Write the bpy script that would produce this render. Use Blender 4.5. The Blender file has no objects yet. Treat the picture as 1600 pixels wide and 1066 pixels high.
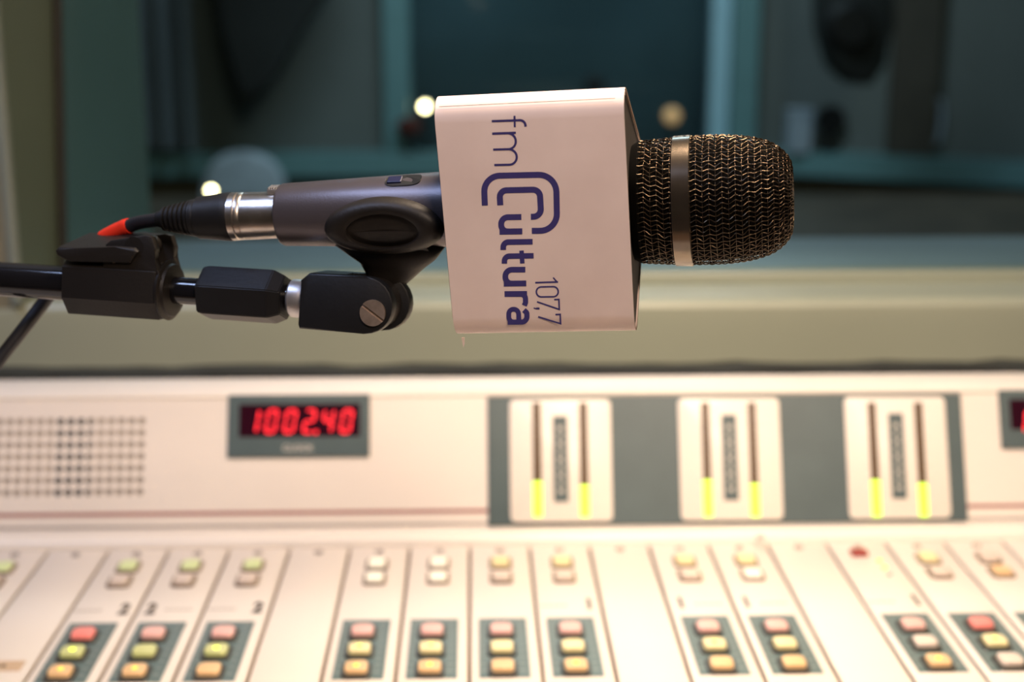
import bpy, bmesh, math, random
from mathutils import Vector, Matrix
random.seed(4)
C = bpy.context.scene.collection
sc = bpy.context.scene
V = Vector
R = math.radians

# ------------------------------------------------------------------ camera
CAM = V((0, 0, 1.1613))
PITCH, YAW = R(13.8), R(1.55)
FWD = V((math.sin(YAW)*math.cos(PITCH), math.cos(YAW)*math.cos(PITCH), -math.sin(PITCH)))
RGT = V((math.cos(YAW), -math.sin(YAW), 0))
UPV = RGT.cross(FWD)
FPX = 1600*50/36
cd = bpy.data.cameras.new('camera'); cam = bpy.data.objects.new('camera', cd); C.objects.link(cam)
cd.lens = 50; cd.sensor_width = 36; cd.clip_start = .01; cd.clip_end = 50
cam.matrix_world = Matrix.Translation(CAM) @ Matrix((RGT, UPV, -FWD)).transposed().to_4x4()
cd.dof.use_dof = True; cd.dof.focus_distance = .548; cd.dof.aperture_fstop = 6.3; cd.dof.aperture_blades = 0
sc.camera = cam
sc.view_settings.view_transform = 'Standard'; sc.view_settings.look = 'None'
sc.view_settings.gamma = 1; sc.view_settings.use_curve_mapping = False
sc.view_settings.exposure = 0.0

# ------------------------------------------------------------------ world and lights
w = bpy.data.worlds.new('world'); sc.world = w; w.use_nodes = True
w.node_tree.nodes['Background'].inputs[0].default_value = (.5, .55, .65, 1)
w.node_tree.nodes['Background'].inputs[1].default_value = .02

def area(name, loc, target, size, power, col, sy=None, spread=180):
    l = bpy.data.lights.new(name, 'AREA'); l.energy = power; l.color = col; l.size = size
    if sy: l.shape = 'RECTANGLE'; l.size_y = sy
    l.spread = R(spread)
    o = bpy.data.objects.new(name, l); C.objects.link(o); o.location = loc
    o.rotation_euler = (V(target)-V(loc)).to_track_quat('-Z', 'Y').to_euler(); return o
DECK = .80
# warm lamp hanging over the middle of the console
area('console_lamp', (.15, .66, DECK+.76), (.15, .67, DECK), .14, 2.85, (1.0, .77, .55), spread=96)
# added warm fill light behind the operator, lights faces turned to the camera
area('front_fill', (.5, -.9, 2.35), (.1, .6, 1.0), .5, 29, (1.0, .77, .59))
# cool fluorescent ceiling light up left
area('ceiling_tube_light', (-.75, .25, 2.4), (0, .6, 1.0), .9, 13, (.48, .62, 1.0), .12)
# studio behind the glass: dim cool ceiling light
area('studio_light', (.2, 3.2, 2.5), (.0, 3.6, .5), 1.2, 28, (.78, .90, 1.0), .5)

# ------------------------------------------------------------------ materials
def mat(name, col, rough=.5, metal=0, noise=0, nscale=20, col2=None, bump=0, bscale=200, coat=0, emit=None, estr=1, spec=.5):
    m = bpy.data.materials.new(name); m.use_nodes = True
    nt = m.node_tree; b = nt.nodes['Principled BSDF']
    b.inputs['Base Color'].default_value = (*col, 1); b.inputs['Roughness'].default_value = rough
    b.inputs['Metallic'].default_value = metal; b.inputs['Coat Weight'].default_value = coat
    b.inputs['Specular IOR Level'].default_value = spec
    tc = nt.nodes.new('ShaderNodeTexCoord')
    if noise:
        n = nt.nodes.new('ShaderNodeTexNoise'); n.inputs['Scale'].default_value = nscale; n.inputs['Detail'].default_value = 5
        nt.links.new(tc.outputs['Object'], n.inputs['Vector'])
        r = nt.nodes.new('ShaderNodeValToRGB'); r.color_ramp.elements[0].position = .35; r.color_ramp.elements[1].position = .7
        c2 = col2 or tuple(c*(1-noise) for c in col)
        r.color_ramp.elements[0].color = (*c2, 1); r.color_ramp.elements[1].color = (*col, 1)
        nt.links.new(n.outputs[0], r.inputs[0]); nt.links.new(r.outputs[0], b.inputs['Base Color'])
    if bump:
        n2 = nt.nodes.new('ShaderNodeTexNoise'); n2.inputs['Scale'].default_value = bscale
        nt.links.new(tc.outputs['Object'], n2.inputs['Vector'])
        bp = nt.nodes.new('ShaderNodeBump'); bp.inputs['Strength'].default_value = bump; bp.inputs['Distance'].default_value = .001
        nt.links.new(n2.outputs[0], bp.inputs['Height']); nt.links.new(bp.outputs[0], b.inputs['Normal'])
    if emit:
        b.inputs['Emission Color'].default_value = (*emit, 1); b.inputs['Emission Strength'].default_value = estr
    return m

M = {}
M['cream'] = mat('cream_enamel', (.80, .72, .63), .42, noise=.06, nscale=6, bump=.05)
M['cream_trim'] = mat('cream_trim', (.84, .76, .66), .35, noise=.05, nscale=9)
M['gap'] = mat('gap_brown', (.22, .15, .10), .7, noise=.2)
M['slate'] = mat('slate_panel', (.072, .105, .108), .38, noise=.12, nscale=30)
M['slate2'] = mat('slate_button_panel', (.115, .165, .160), .4, noise=.1, nscale=40)
M['redline'] = mat('red_brown_line', (.36, .13, .11), .5, noise=.1)
M['greyline'] = mat('grey_line', (.36, .32, .29), .5, noise=.1)
M['amber'] = mat('unlit_amber', (.10, .052, .016), .3, noise=.3, nscale=300)
M['green_led'] = mat('lit_green', (.25, .4, .03), .4, emit=(.66, 1, .04), estr=1.6, noise=.05)
M['red_led'] = mat('lit_red', (.6, .02, .02), .4, emit=(1, .012, .03), estr=1.7, noise=.05)
M['display'] = mat('display_window', (.030, .004, .012), .12, noise=.2)
M['mark'] = mat('pale_marks', (.62, .58, .50), .5, noise=.1)
M['dim_mark'] = mat('dim_marks', (.23, .26, .24), .5, noise=.1)
M['ink'] = mat('dark_ink', (.07, .045, .03), .5, noise=.1)
M['faint'] = mat('faint_ink', (.52, .45, .38), .5, noise=.1)
M['holder'] = mat('button_frame', (.055, .05, .04), .4, noise=.1)
M['holder2'] = mat('brown_frame', (.26, .19, .13), .4, noise=.1)
M['btn_off'] = mat('button_beige', (.68, .57, .48), .35, noise=.05, emit=(.6, .4, .25), estr=.05)
M['btn_red'] = mat('button_red', (.75, .24, .20), .35, noise=.05, emit=(1, .15, .12), estr=.22)
M['btn_pink'] = mat('button_pink', (.74, .44, .38), .35, noise=.05, emit=(1, .3, .2), estr=.10)
M['btn_green'] = mat('button_green', (.56, .55, .27), .35, noise=.05, emit=(.6, .8, .05), estr=.12)
M['btn_yellow'] = mat('button_yellow', (.76, .64, .38), .35, noise=.05, emit=(1, .8, .1), estr=.15)
M['btn_amber'] = mat('button_amber', (.70, .46, .25), .35, noise=.05, emit=(1, .5, .1), estr=.14)
M['btn_lime'] = mat('button_pale_green', (.58, .62, .36), .35, noise=.05, emit=(.7, .9, .2), estr=.18)
M['led_spot_y'] = mat('led_yellow', (.9, .9, .1), .4, emit=(.75, 1, .04), estr=1.5, noise=.05)
M['led_spot_a'] = mat('led_amber', (.9, .6, .1), .4, emit=(1, .55, .05), estr=1.2, noise=.05)
M['screw'] = mat('screw_steel', (.62, .56, .50), .3, metal=.8, noise=.2)
M['rubber'] = mat('black_rubber', (.008, .008, .009), .5, noise=.2, bump=.1, spec=.35)
M['black'] = mat('black_plastic', (.012, .012, .0135), .42, noise=.2, nscale=60, bump=.06, bscale=600, spec=.35)
M['black_gloss'] = mat('black_gloss_tube', (.008, .008, .010), .09, noise=.2, nscale=60)
M['body'] = mat('microphone_grey', (.135, .118, .128), .36, metal=.6, noise=.08, nscale=100, bump=.05, bscale=1500)
M['mesh'] = mat('grille_wire', (.12, .088, .058), .16, metal=.9, noise=.25, nscale=120)
M['foam'] = mat('grille_foam', (.002, .0018, .0016), .95, noise=.3, spec=.05)
M['ring'] = mat('grille_ring', (.19, .155, .12), .20, metal=.9, noise=.12, nscale=150)
M['nickel'] = mat('nickel_shell', (.72, .66, .60), .30, metal=1, noise=.25, nscale=90, bump=.1, bscale=300)
M['zinc'] = mat('zinc_nut', (.60, .58, .58), .38, metal=.8, noise=.25, nscale=150)
M['brass'] = mat('screw_head', (.52, .40, .31), .42, metal=.75, noise=.3, nscale=250)
M['red'] = mat('red_sleeve', (.85, .035, .012), .45, noise=.1)
M['cable'] = mat('cable_jacket', (.014, .015, .022), .45, noise=.2)
M['clip'] = mat('clip_rubber', (.015, .0125, .011), .48, spec=.32, noise=.25, nscale=40, bump=.08, bscale=700)
M['clamp'] = mat('clamp_plastic', (.013, .0105, .009), .5, spec=.32, noise=.25, nscale=40, bump=.08, bscale=700)
M['paper'] = mat('flag_paper', (.87, .715, .655), .5, noise=.10, nscale=26, col2=(.77, .62, .565), bump=.05, bscale=60)
M['card'] = mat('raw_card_edge', (.30, .20, .12), .8, noise=.4, nscale=300)
M['flagdark'] = mat('flag_core', (.030, .020, .014), .7, noise=.4, nscale=50)
M['blue'] = mat('printed_blue', (.050, .040, .185), .5, noise=.12, nscale=200)
M['sill'] = mat('sage_paint', (.37, .39, .285), .33, noise=.08, nscale=5, bump=.1, bscale=40)
M['wall'] = mat('wall_paint', (.22, .20, .13), .6, noise=.08, nscale=4)
M['jamb'] = mat('teal_jamb', (.16, .235, .225), .45, noise=.1, nscale=5)
M['jamb2'] = mat('olive_jamb', (.115, .14, .090), .5, noise=.1, nscale=5)
M['bead'] = mat('corner_bead', (.22, .25, .21), .35, noise=.06)
M['gasket'] = mat('dark_gasket', (.03, .03, .025), .7, noise=.3)
M['teal'] = mat('teal_frame', (.15, .29, .31), .4, noise=.1)
M['paleteal'] = mat('lit_edge_tone', (.42, .66, .78), .35, noise=.08)  # bright lit edge put into the base colour
M['stwall'] = mat('studio_wall', (.14, .155, .15), .8, noise=.2, nscale=2)
M['stwall2'] = mat('studio_lower_wall', (.12, .092, .055), .8, noise=.35, nscale=3)
M['bluewall'] = mat('far_room_wall', (.13, .165, .20), .8, noise=.4, nscale=1.5)
M['drape'] = mat('grey_drape', (.12, .14, .155), .85, noise=.25, nscale=6)
M['darkcloth'] = mat('dark_cloth', (.018, .020, .020), .9, noise=.3, nscale=6)
M['tabletop'] = mat('dark_wood', (.075, .055, .035), .5, noise=.5, nscale=9)
M['innersill'] = mat('grey_blue_sill', (.40, .46, .52), .35, noise=.1, nscale=5)
M['greyfab'] = mat('grey_chair', (.34, .39, .45), .7, noise=.15)
M['floor'] = mat('floor_vinyl', (.10, .085, .07), .6, noise=.3, nscale=3)
M['ceil'] = mat('ceiling_board', (.30, .30, .28), .9, noise=.1, nscale=3)
M['desk'] = mat('desk_wood', (.30, .19, .11), .45, noise=.35, nscale=7)
M['darkred'] = mat('dark_red_foam', (.10, .018, .012), .9, noise=.3)
M['warmbulb'] = mat('warm_bulb', (1, .8, .5), .4, emit=(1, .74, .40), estr=26, noise=.02)
M['warmbulb2'] = mat('dim_amber_bulb', (1, .6, .3), .4, emit=(1, .50, .20), estr=.4, noise=.02)
M['palebox'] = mat('pale_box', (.34, .40, .48), .6, noise=.1)
M['tape'] = mat('beige_tape', (.66, .47, .30), .6, noise=.15, nscale=60)

def glass(name):
    m = bpy.data.materials.new(name); m.use_nodes = True; nt = m.node_tree
    for n in list(nt.nodes): nt.nodes.remove(n)
    o = nt.nodes.new('ShaderNodeOutputMaterial'); mx = nt.nodes.new('ShaderNodeMixShader')
    t = nt.nodes.new('ShaderNodeBsdfTransparent'); t.inputs[0].default_value = (.86, .95, .95, 1)
    g = nt.nodes.new('ShaderNodeBsdfGlossy'); g.inputs['Roughness'].default_value = .03
    f = nt.nodes.new('ShaderNodeFresnel'); f.inputs[0].default_value = 1.35
    nt.links.new(f.outputs[0], mx.inputs[0]); nt.links.new(t.outputs[0], mx.inputs[1]); nt.links.new(g.outputs[0], mx.inputs[2])
    nt.links.new(mx.outputs[0], o.inputs[0]); return m
M['glass'] = glass('window_glass')

# ------------------------------------------------------------------ object helpers
def plain(n): return n
def link(name, me, parent=None, mtx=None, label=None, kind=None):
    o = bpy.data.objects.new(name, me); C.objects.link(o)
    if parent: o.parent = parent
    if mtx is not None: o.matrix_basis = mtx
    if label: o['label'] = label
    if kind: o['kind'] = kind
    return o
def finish(bm, name, m, parent=None, mtx=None, label=None, smooth=None, kind=None):
    me = bpy.data.meshes.new(name)
    bmesh.ops.recalc_face_normals(bm, faces=bm.faces[:])
    if smooth is not None:
        a = R(smooth)
        for f in bm.faces: f.smooth = True
        for e in bm.edges:
            if len(e.link_faces) == 2 and e.calc_face_angle(0) > a: e.smooth = False
    bm.to_mesh(me); bm.free()
    me.materials.append(M[m] if isinstance(m, str) else m)
    return link(name, me, parent, mtx, label, kind)
def thing(name, label, cat, mtx=None, group=None):
    o = bpy.data.objects.new(name, None); C.objects.link(o); o.empty_display_size = .02
    if mtx is not None: o.matrix_basis = mtx
    o['label'] = label; o['category'] = cat
    if group: o['group'] = group
    return o
def tag(o, label, cat, group=None):
    o['label'] = label; o['category'] = cat
    if group: o['group'] = group
    return o
def box(bm, x0, x1, y0, y1, z0, z1, bev=0, seg=2):
    r = bmesh.ops.create_cube(bm, size=1)
    vs = r['verts']
    for v in vs:
        v.co = V(((x0+x1)/2+v.co.x*(x1-x0), (y0+y1)/2+v.co.y*(y1-y0), (z0+z1)/2+v.co.z*(z1-z0)))
    if bev:
        es = set()
        for v in vs: es.update(v.link_edges)
        bmesh.ops.bevel(bm, geom=list(es), offset=bev, segments=seg, affect='EDGES', profile=.5)
def prism(bm, poly, h0, h1, plane='xy', bev=0, seg=2):
    """extrude polygon; plane xy -> along z, xz -> along y, yz -> along x"""
    def mk(a, b, h):
        return {'xy': V((a, b, h)), 'xz': V((a, h, b)), 'yz': V((h, a, b))}[plane]
    A = [bm.verts.new(mk(a, b, h0)) for a, b in poly]; B = [bm.verts.new(mk(a, b, h1)) for a, b in poly]
    n = len(poly); fs = [bm.faces.new(A), bm.faces.new(B)]
    for i in range(n): bm.faces.new((A[i], A[(i+1) % n], B[(i+1) % n], B[i]))
    if bev:
        es = set(fs[0].edges) | set(fs[1].edges)
        bmesh.ops.bevel(bm, geom=list(es), offset=bev, segments=seg, affect='EDGES', profile=.5)
def lathe(bm, prof, n=48, axis='x', cap=True):
    """prof: (s, r) along the axis"""
    rings = []
    for s, r in prof:
        ring = []
        for k in range(n):
            a = 2*math.pi*k/n; c, d = r*math.cos(a), r*math.sin(a)
            ring.append(bm.verts.new({'x': (s, c, d), 'y': (c, s, d), 'z': (c, d, s)}[axis]))
        rings.append(ring)
    for A, B in zip(rings, rings[1:]):
        for k in range(n): bm.faces.new((A[k], A[(k+1) % n], B[(k+1) % n], B[k]))
    if cap: bm.faces.new(rings[0]); bm.faces.new(rings[-1])
def tube(bm, pts, rad, n=16, cap=True):
    pts = [V(p) for p in pts]; rings = []
    t0 = (pts[1]-pts[0]).normalized(); nrm = t0.orthogonal().normalized()
    for i, p in enumerate(pts):
        t = (pts[min(i+1, len(pts)-1)]-pts[max(i-1, 0)]).normalized()
        nrm = (nrm-t*nrm.dot(t)).normalized(); b = t.cross(nrm)
        r = rad[i] if isinstance(rad, (list, tuple)) else rad
        rings.append([bm.verts.new(p+(nrm*math.cos(2*math.pi*k/n)+b*math.sin(2*math.pi*k/n))*r) for k in range(n)])
    for A, B in zip(rings, rings[1:]):
        for k in range(n): bm.faces.new((A[k], A[(k+1) % n], B[(k+1) % n], B[k]))
    if cap: bm.faces.new(rings[0]); bm.faces.new(rings[-1])
def crom(P, n=10):
    P = [V(p) for p in P]; Q = [P[0]*2-P[1]]+P+[P[-1]*2-P[-2]]; out = []
    for i in range(1, len(Q)-2):
        for k in range(n):
            t = k/n; a, b, c, d = Q[i-1:i+3]
            out.append(.5*((2*b)+(c-a)*t+(2*a-5*b+4*c-d)*t*t+(3*b-a-3*c+d)*t**3))
    out.append(P[-1]); return out
def fillet(pts, seg=10):
    """pts: (x,y) or (x,y,r): polyline with rounded corners"""
    out = []
    for i, p in enumerate(pts):
        r = p[2] if len(p) > 2 else 0
        if r == 0 or i in (0, len(pts)-1): out.append(V(p[:2])); continue
        c = V(p[:2]); a = (V(pts[i-1][:2])-c); b = (V(pts[i+1][:2])-c)
        la, lb = a.length, b.length; a.normalize(); b.normalize()
        th = a.angle(b); d = r/math.tan(th/2)
        d = min(d, la*.98, lb*.98); rr = d*math.tan(th/2)
        ctr = c+(a+b).normalized()*(rr/math.sin(th/2))
        s = c+a*d-ctr; e = c+b*d-ctr; ang = s.angle_signed(e)
        for k in range(seg+1):
            q = -ang*k/seg; out.append(ctr+V((s.x*math.cos(q)-s.y*math.sin(q), s.x*math.sin(q)+s.y*math.cos(q))))
    res = [out[0]]
    for p in out[1:]:
        if (p-res[-1]).length > 1e-6: res.append(p)
    return res
def ribbon(bm, pts, wd, fn):
    """flat stroke of width wd following pts; fn maps 2D to 3D"""
    L, Rr = [], []
    for i, p in enumerate(pts):
        d1 = (p-pts[i-1]).normalized() if i else None
        d2 = (pts[i+1]-p).normalized() if i < len(pts)-1 else None
        d1 = d1 or d2; d2 = d2 or d1
        n1, n2 = V((-d1.y, d1.x)), V((-d2.y, d2.x)); m = (n1+n2)
        m = m.normalized() if m.length > 1e-4 else n1
        k = wd/2/max(.3, m.dot(n1)); L.append(bm.verts.new(fn(p+m*k))); Rr.append(bm.verts.new(fn(p-m*k)))
    for i in range(len(pts)-1): bm.faces.new((L[i], L[i+1], Rr[i+1], Rr[i]))
def rrect(x0, x1, y0, y1, r, seg=5):
    out = []
    for cx_, cy_, a0 in ((x1-r, y1-r, 0), (x0+r, y1-r, 90), (x0+r, y0+r, 180), (x1-r, y0+r, 270)):
        for k in range(seg+1):
            a = R(a0+90*k/seg); out.append((cx_+r*math.cos(a), cy_+r*math.sin(a)))
    return out
def text_bm(s, size, bold=0):
    cu = bpy.data.curves.new('t', 'FONT'); cu.body = s; cu.size = size; cu.align_x = 'CENTER'; cu.align_y = 'CENTER'
    cu.offset = bold; cu.resolution_u = 3
    o = bpy.data.objects.new('t', cu); C.objects.link(o)
    dg = bpy.context.evaluated_depsgraph_get(); me = bpy.data.meshes.new_from_object(o.evaluated_get(dg))
    bm = bmesh.new(); bm.from_mesh(me)
    bpy.data.objects.remove(o); bpy.data.curves.remove(cu); bpy.data.meshes.remove(me); return bm
def frame(o, x, y, z):
    m = Matrix((x, y, z)).transposed().to_4x4(); m.translation = o; return m

# sight lines of the photograph, used to find where things stand
def ray(px, py): return (FWD+RGT*((px-800)/FPX)-UPV*((py-533)/FPX))
def UP(px, py, Z): return CAM+ray(px, py)*Z
def hit(px, py, o, n):
    d = ray(px, py); return CAM+d*((V(o)-CAM).dot(n)/d.dot(n))
def hitY(px, py, Y): return hit(px, py, (0, Y, 0), V((0, 1, 0)))
def deck(px, py, z=DECK): return hit(px, py, (0, 0, z), V((0, 0, 1)))
class Fr:
    def __init__(s, o, x, y, z): s.o, s.x, s.y, s.z = V(o), x, y, z; s.m = frame(s.o, x, y, z)
    def at(s, px, py, yl=0):
        p = hit(px, py, s.o+s.y*yl, s.y)-s.o; return p.dot(s.x), p.dot(s.z)
    def sx(s, px, py=400): return s.at(px, py)[0]

# ================================================================== SETTING
def struct(name, bm, m, parent=None, smooth=None):
    o = finish(bm, name, m, parent, smooth=smooth)
    if parent is None: o['kind'] = 'structure'
    return o
WY = 1.055                       # face of the window wall
JX0, JX1 = -.345, -.309          # splayed left jamb
SZ = CAM.z-.2275                 # sill height
RX0, RX1 = .98, .94
ZT = 2.05
bm = bmesh.new(); box(bm, -2, 2, -2.2, 5.2, -.05, 0); struct('floor', bm, 'floor')
bm = bmesh.new(); box(bm, -2, 2, -2.2, 5.2, 2.7, 2.75); struct('ceiling', bm, 'ceil')
bm = bmesh.new(); box(bm, -2.06, -2, -2.2, 5.2, 0, 2.7); struct('wall_left', bm, 'wall')
bm = bmesh.new(); box(bm, 2, 2.06, -2.2, 5.2, 0, 2.7); struct('wall_right', bm, 'wall')
bm = bmesh.new(); box(bm, -2, 2, -2.26, -2.2, 0, 2.7); struct('wall_back', bm, 'wall')
# window wall: left pier, right pier, below, above (splayed reveals)
bm = bmesh.new(); prism(bm, [(-2, WY), (JX0, WY), (JX1, 1.33), (-2, 1.33)], 0, 2.7); struct('wall_front', bm, 'wall')
bm = bmesh.new(); prism(bm, [(RX0, WY), (2, WY), (2, 1.33), (RX1, 1.33)], 0, 2.7); struct('wall_front', bm, 'wall')
bm = bmesh.new(); box(bm, JX0-.02, RX0+.02, WY+.0005, 1.325, 0, SZ-.058); struct('wall_front', bm, 'sill')
bm = bmesh.new(); box(bm, JX0, RX0, WY, 1.33, ZT, 2.7); struct('wall_front', bm, 'wall')
# the window itself
win = bpy.data.objects.new('window_1', None); C.objects.link(win); win['kind'] = 'structure'
bm = bmesh.new()                 # sill board with a round nose
zn = SZ
prof = [(1.13, zn)]+[(WY+.0075-.0085*math.sin(R(a)), zn-.0085+.0085*math.cos(R(a))) for a in range(0, 91, 10)]+[(WY-.001, zn-.056), (1.13, zn-.056)]
prism(bm, prof, JX0-.03, RX0+.03, 'yz'); finish(bm, 'window_sill', 'sill', win, smooth=40)
bm = bmesh.new(); box(bm, JX0-.03, RX0+.03, 1.13, 1.34, SZ-.03, SZ-.001, .002); finish(bm, 'inner_sill', 'innersill', win, smooth=40)
bm = bmesh.new(); box(bm, JX0-.03, RX0+.03, 1.118, 1.142, SZ-.002, SZ+.008, .002); finish(bm, 'glazing_bar', 'sill', win, label='olive glazing bar along the foot of the glass')
def jx(Y): return JX0+(JX1-JX0)*(Y-WY)/(1.33-WY)
def glassY(z): return 1.128+(z-SZ)*.13
# jamb linings: near (olive) and behind the glass (teal)
bm = bmesh.new()
vv = [bm.verts.new(p) for p in [(jx(WY-.002)+.001, WY-.002, SZ), (jx(glassY(SZ))+.001, glassY(SZ), SZ), (jx(glassY(ZT))+.001, glassY(ZT), ZT), (jx(WY-.002)+.001, WY-.002, ZT)]]
bm.faces.new(vv); ex = bmesh.ops.extrude_face_region(bm, geom=bm.faces[:]); bmesh.ops.translate(bm, verts=[v for v in ex['geom'] if isinstance(v, bmesh.types.BMVert)], vec=(.004, 0, 0))
finish(bm, 'near_jamb', 'jamb2', win)
bm = bmesh.new()
vv = [bm.verts.new(p) for p in [(jx(glassY(SZ))+.001, glassY(SZ), SZ), (jx(1.335)+.001, 1.335, SZ), (jx(1.335)+.001, 1.335, ZT), (jx(glassY(ZT))+.001, glassY(ZT), ZT)]]
bm.faces.new(vv); ex = bmesh.ops.extrude_face_region(bm, geom=bm.faces[:]); bmesh.ops.translate(bm, verts=[v for v in ex['geom'] if isinstance(v, bmesh.types.BMVert)], vec=(.004, 0, 0))
finish(bm, 'far_jamb', 'jamb', win)
bm = bmesh.new()
tube(bm, [(jx(glassY(z))+.007, glassY(z)-.004, z) for z in (SZ, 1.4, ZT)], .0042, 8); finish(bm, 'glass_seal', 'gasket', win, smooth=60)
bm = bmesh.new(); tube(bm, [(JX0+.002, WY-.001, SZ), (JX0+.002, WY-.001, ZT)], .0050, 10); finish(bm, 'corner_bead', 'bead', win, smooth=60)
bm = bmesh.new(); prism(bm, [(glassY(SZ), SZ+.004), (glassY(SZ)+.006, SZ+.004), (glassY(ZT)+.006, ZT), (glassY(ZT), ZT)], JX0+.01, RX0-.01, 'yz')
finish(bm, 'pane', 'glass', win)

# ---------------- the studio beyond the glass
FY = 4.6
rz = hitY(640, 258, FY-.12).z        # rail height
xr0 = hitY(1230, 250, FY).x
bm = bmesh.new(); box(bm, -2, hitY(604, 200, FY).x, FY, FY+.1, rz, 2.7); struct('wall_far', bm, 'stwall')
bm = bmesh.new(); box(bm, hitY(1160, 200, FY).x, xr0, FY, FY+.1, rz, 2.7); struct('wall_far', bm, 'stwall')
bm = bmesh.new(); prism(bm, [(xr0, FY), (2, FY-.52), (2, FY-.4), (xr0, FY+.1)], rz, 2.7); struct('wall_far', bm, 'stwall')
bm = bmesh.new(); prism(bm, [(-2, FY-.01), (xr0, FY-.01), (2, FY-.53), (2, FY-.4), (xr0, FY+.1), (-2, FY+.1)], 0, rz); struct('wall_far', bm, 'stwall2')
bm = bmesh.new(); box(bm, -2, 2, 5.1, 5.15, 0, 2.7); struct('wall_rear', bm, 'bluewall')
w2 = bpy.data.objects.new('window_2', None); C.objects.link(w2); w2['kind'] = 'structure'
bm = bmesh.new(); prism(bm, [(-2, FY-.12), (xr0, FY-.12), (2, FY-.64), (2, FY-.52), (xr0, FY+.0), (-2, FY)], rz-.035, rz+.035); finish(bm, 'rail', 'teal', w2)
for a, b in ((600, 641), (1140, 1181)):
    bm = bmesh.new(); box(bm, hitY(a, 100, FY).x, hitY(b, 100, FY).x, FY-.05, FY+.02, rz, 2.6, .004); finish(bm, 'post', 'teal', w2)
bm = bmesh.new(); box(bm, hitY(1109, 100, FY).x, hitY(1138, 100, FY).x, FY-.03, FY+.02, rz+.03, 2.6, .004); finish(bm, 'post', 'paleteal', w2, label='pale blue post with its lit look in the colour')
bm = bmesh.new(); box(bm, hitY(641, 100, FY).x, hitY(1109, 100, FY).x, FY+.03, FY+.036, rz+.03, 2.6); finish(bm, 'pane', 'glass', w2)

# drape at the left of the studio, with folds
def drape(name, px0, px1, Y, ztop, zbot, m, nf, amp):
    bm = bmesh.new(); x0 = hitY(px0, 100, Y).x; x1 = hitY(px1, 100, Y).x; n = nf*12; rows = []
    for z in (ztop, (ztop+zbot)/2, zbot):
        rows.append([bm.verts.new((x0+(x1-x0)*i/n, Y+amp*math.sin(i/12*2*math.pi)+.3*amp*math.sin(i*.37), z)) for i in range(n+1)])
    for A, B in zip(rows, rows[1:]):
        for i in range(n): bm.faces.new((A[i], A[i+1], B[i+1], B[i]))
    g = bmesh.ops.extrude_face_region(bm, geom=bm.faces[:]); bmesh.ops.translate(bm, verts=[v for v in g['geom'] if isinstance(v, bmesh.types.BMVert)], vec=(0, .004, 0))
    return finish(bm, name, m, smooth=60)
tag(drape('curtain', 150, 300, 4.42, 2.6, rz+.06, 'drape', 4, .03), 'grey curtain hanging in folds at the far left of the studio', 'curtain')
# dark cloth gathered to a point
def gathered(name, pts, Y, m, th=.05, top=None):
    pp_ = [(hitY(x, y, Y).x, hitY(x, y, Y).z) for x, y in pts]
    if top: pp_ = [(pp_[0][0]-.03, top)]+pp_+[(pp_[-1][0]+.04, top)]
    bm = bmesh.new(); prism(bm, pp_, Y-th, Y+th, 'xz', bev=.02, seg=3)
    return finish(bm, name, m, smooth=50)
tag(gathered('hanging_cloth', [(335, -90), (352, 40), (368, 120), (388, 160), (400, 160), (425, 110), (470, 50), (520, -20), (545, -90)], 4.3, 'darkcloth', .06, 2.695),
    'dark cloth hanging gathered to a point in front of the far wall', 'cloth')
sp = thing('hanging_loudspeaker', 'dark rounded loudspeaker hanging high at the right of the studio', 'loudspeaker')
o = gathered('cabinet', [(1278, -90), (1280, 50), (1298, 105), (1325, 130), (1350, 130), (1372, 100), (1382, 40), (1384, -90)], 3.9, 'darkcloth', .09); o.parent = sp
bm = bmesh.new(); q = hitY(1330, 40, 3.8); bmesh.ops.create_cone(bm, cap_ends=True, segments=24, radius1=.07, radius2=.05, depth=.03, matrix=Matrix.Translation(q) @ Matrix.Rotation(R(90), 4, 'X'))
finish(bm, 'driver', 'rubber', sp, smooth=40)
bm = bmesh.new(); q = hitY(1330, 0, 3.9); tube(bm, [(q.x, 3.9, q.z), (q.x, 3.9, 2.7)], .012, 8); finish(bm, 'bracket', 'darkcloth', sp)
Yp = 4.44
a = hitY(1392, 100, Yp).x; b = hitY(1452, 100, Yp).x; wy_ = lambda x: FY-.52*(x-xr0)/(2-xr0)
bm = bmesh.new(); prism(bm, [(a, wy_(a)-.05), (b, wy_(b)-.05), (b, wy_(b)-.003), (a, wy_(a)-.003)], rz+.036, 2.69, bev=.004)
pt = thing('acoustic_post', 'brown vertical post with a pale bar for a bright streak at the right of the studio', 'post')
finish(bm, 'board', mat('brown_post', (.060, .048, .036), .8, noise=.2), pt)
hx, hy = b, wy_(b)-.03
zc_ = hitY(1458, 190, hy).z
bm = bmesh.new(); tube(bm, [(hx-.005, hy, zc_+.07), (hx+.022, hy, zc_+.06), (hx+.028, hy, zc_), (hx+.022, hy, zc_-.06), (hx-.005, hy, zc_-.07)], .009, 12); finish(bm, 'handle', 'palebox', pt, label='pale bar standing in for a bright streak', smooth=60)  # bowed bar gives a specular streak as pale colour

t = thing('studio_microphone', 'small black round headed microphone on the far rail just above the flag', 'microphone', Matrix.Translation((hitY(929, 130, FY-.085).x, FY-.085, rz+.035)))
hz = hitY(929, 132, FY-.085).z-rz-.035
bm = bmesh.new(); bmesh.ops.create_icosphere(bm, subdivisions=3, radius=.036, matrix=Matrix.Translation((0, 0, hz)) @ Matrix.Diagonal((1, 1, .8, 1))); finish(bm, 'head', 'rubber', t, smooth=80)
bm = bmesh.new(); lathe(bm, [(0, .022), (.006, .022), (.01, .006), (hz-.02, .006)], 16, 'z'); finish(bm, 'stem', 'rubber', t, smooth=40)
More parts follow.
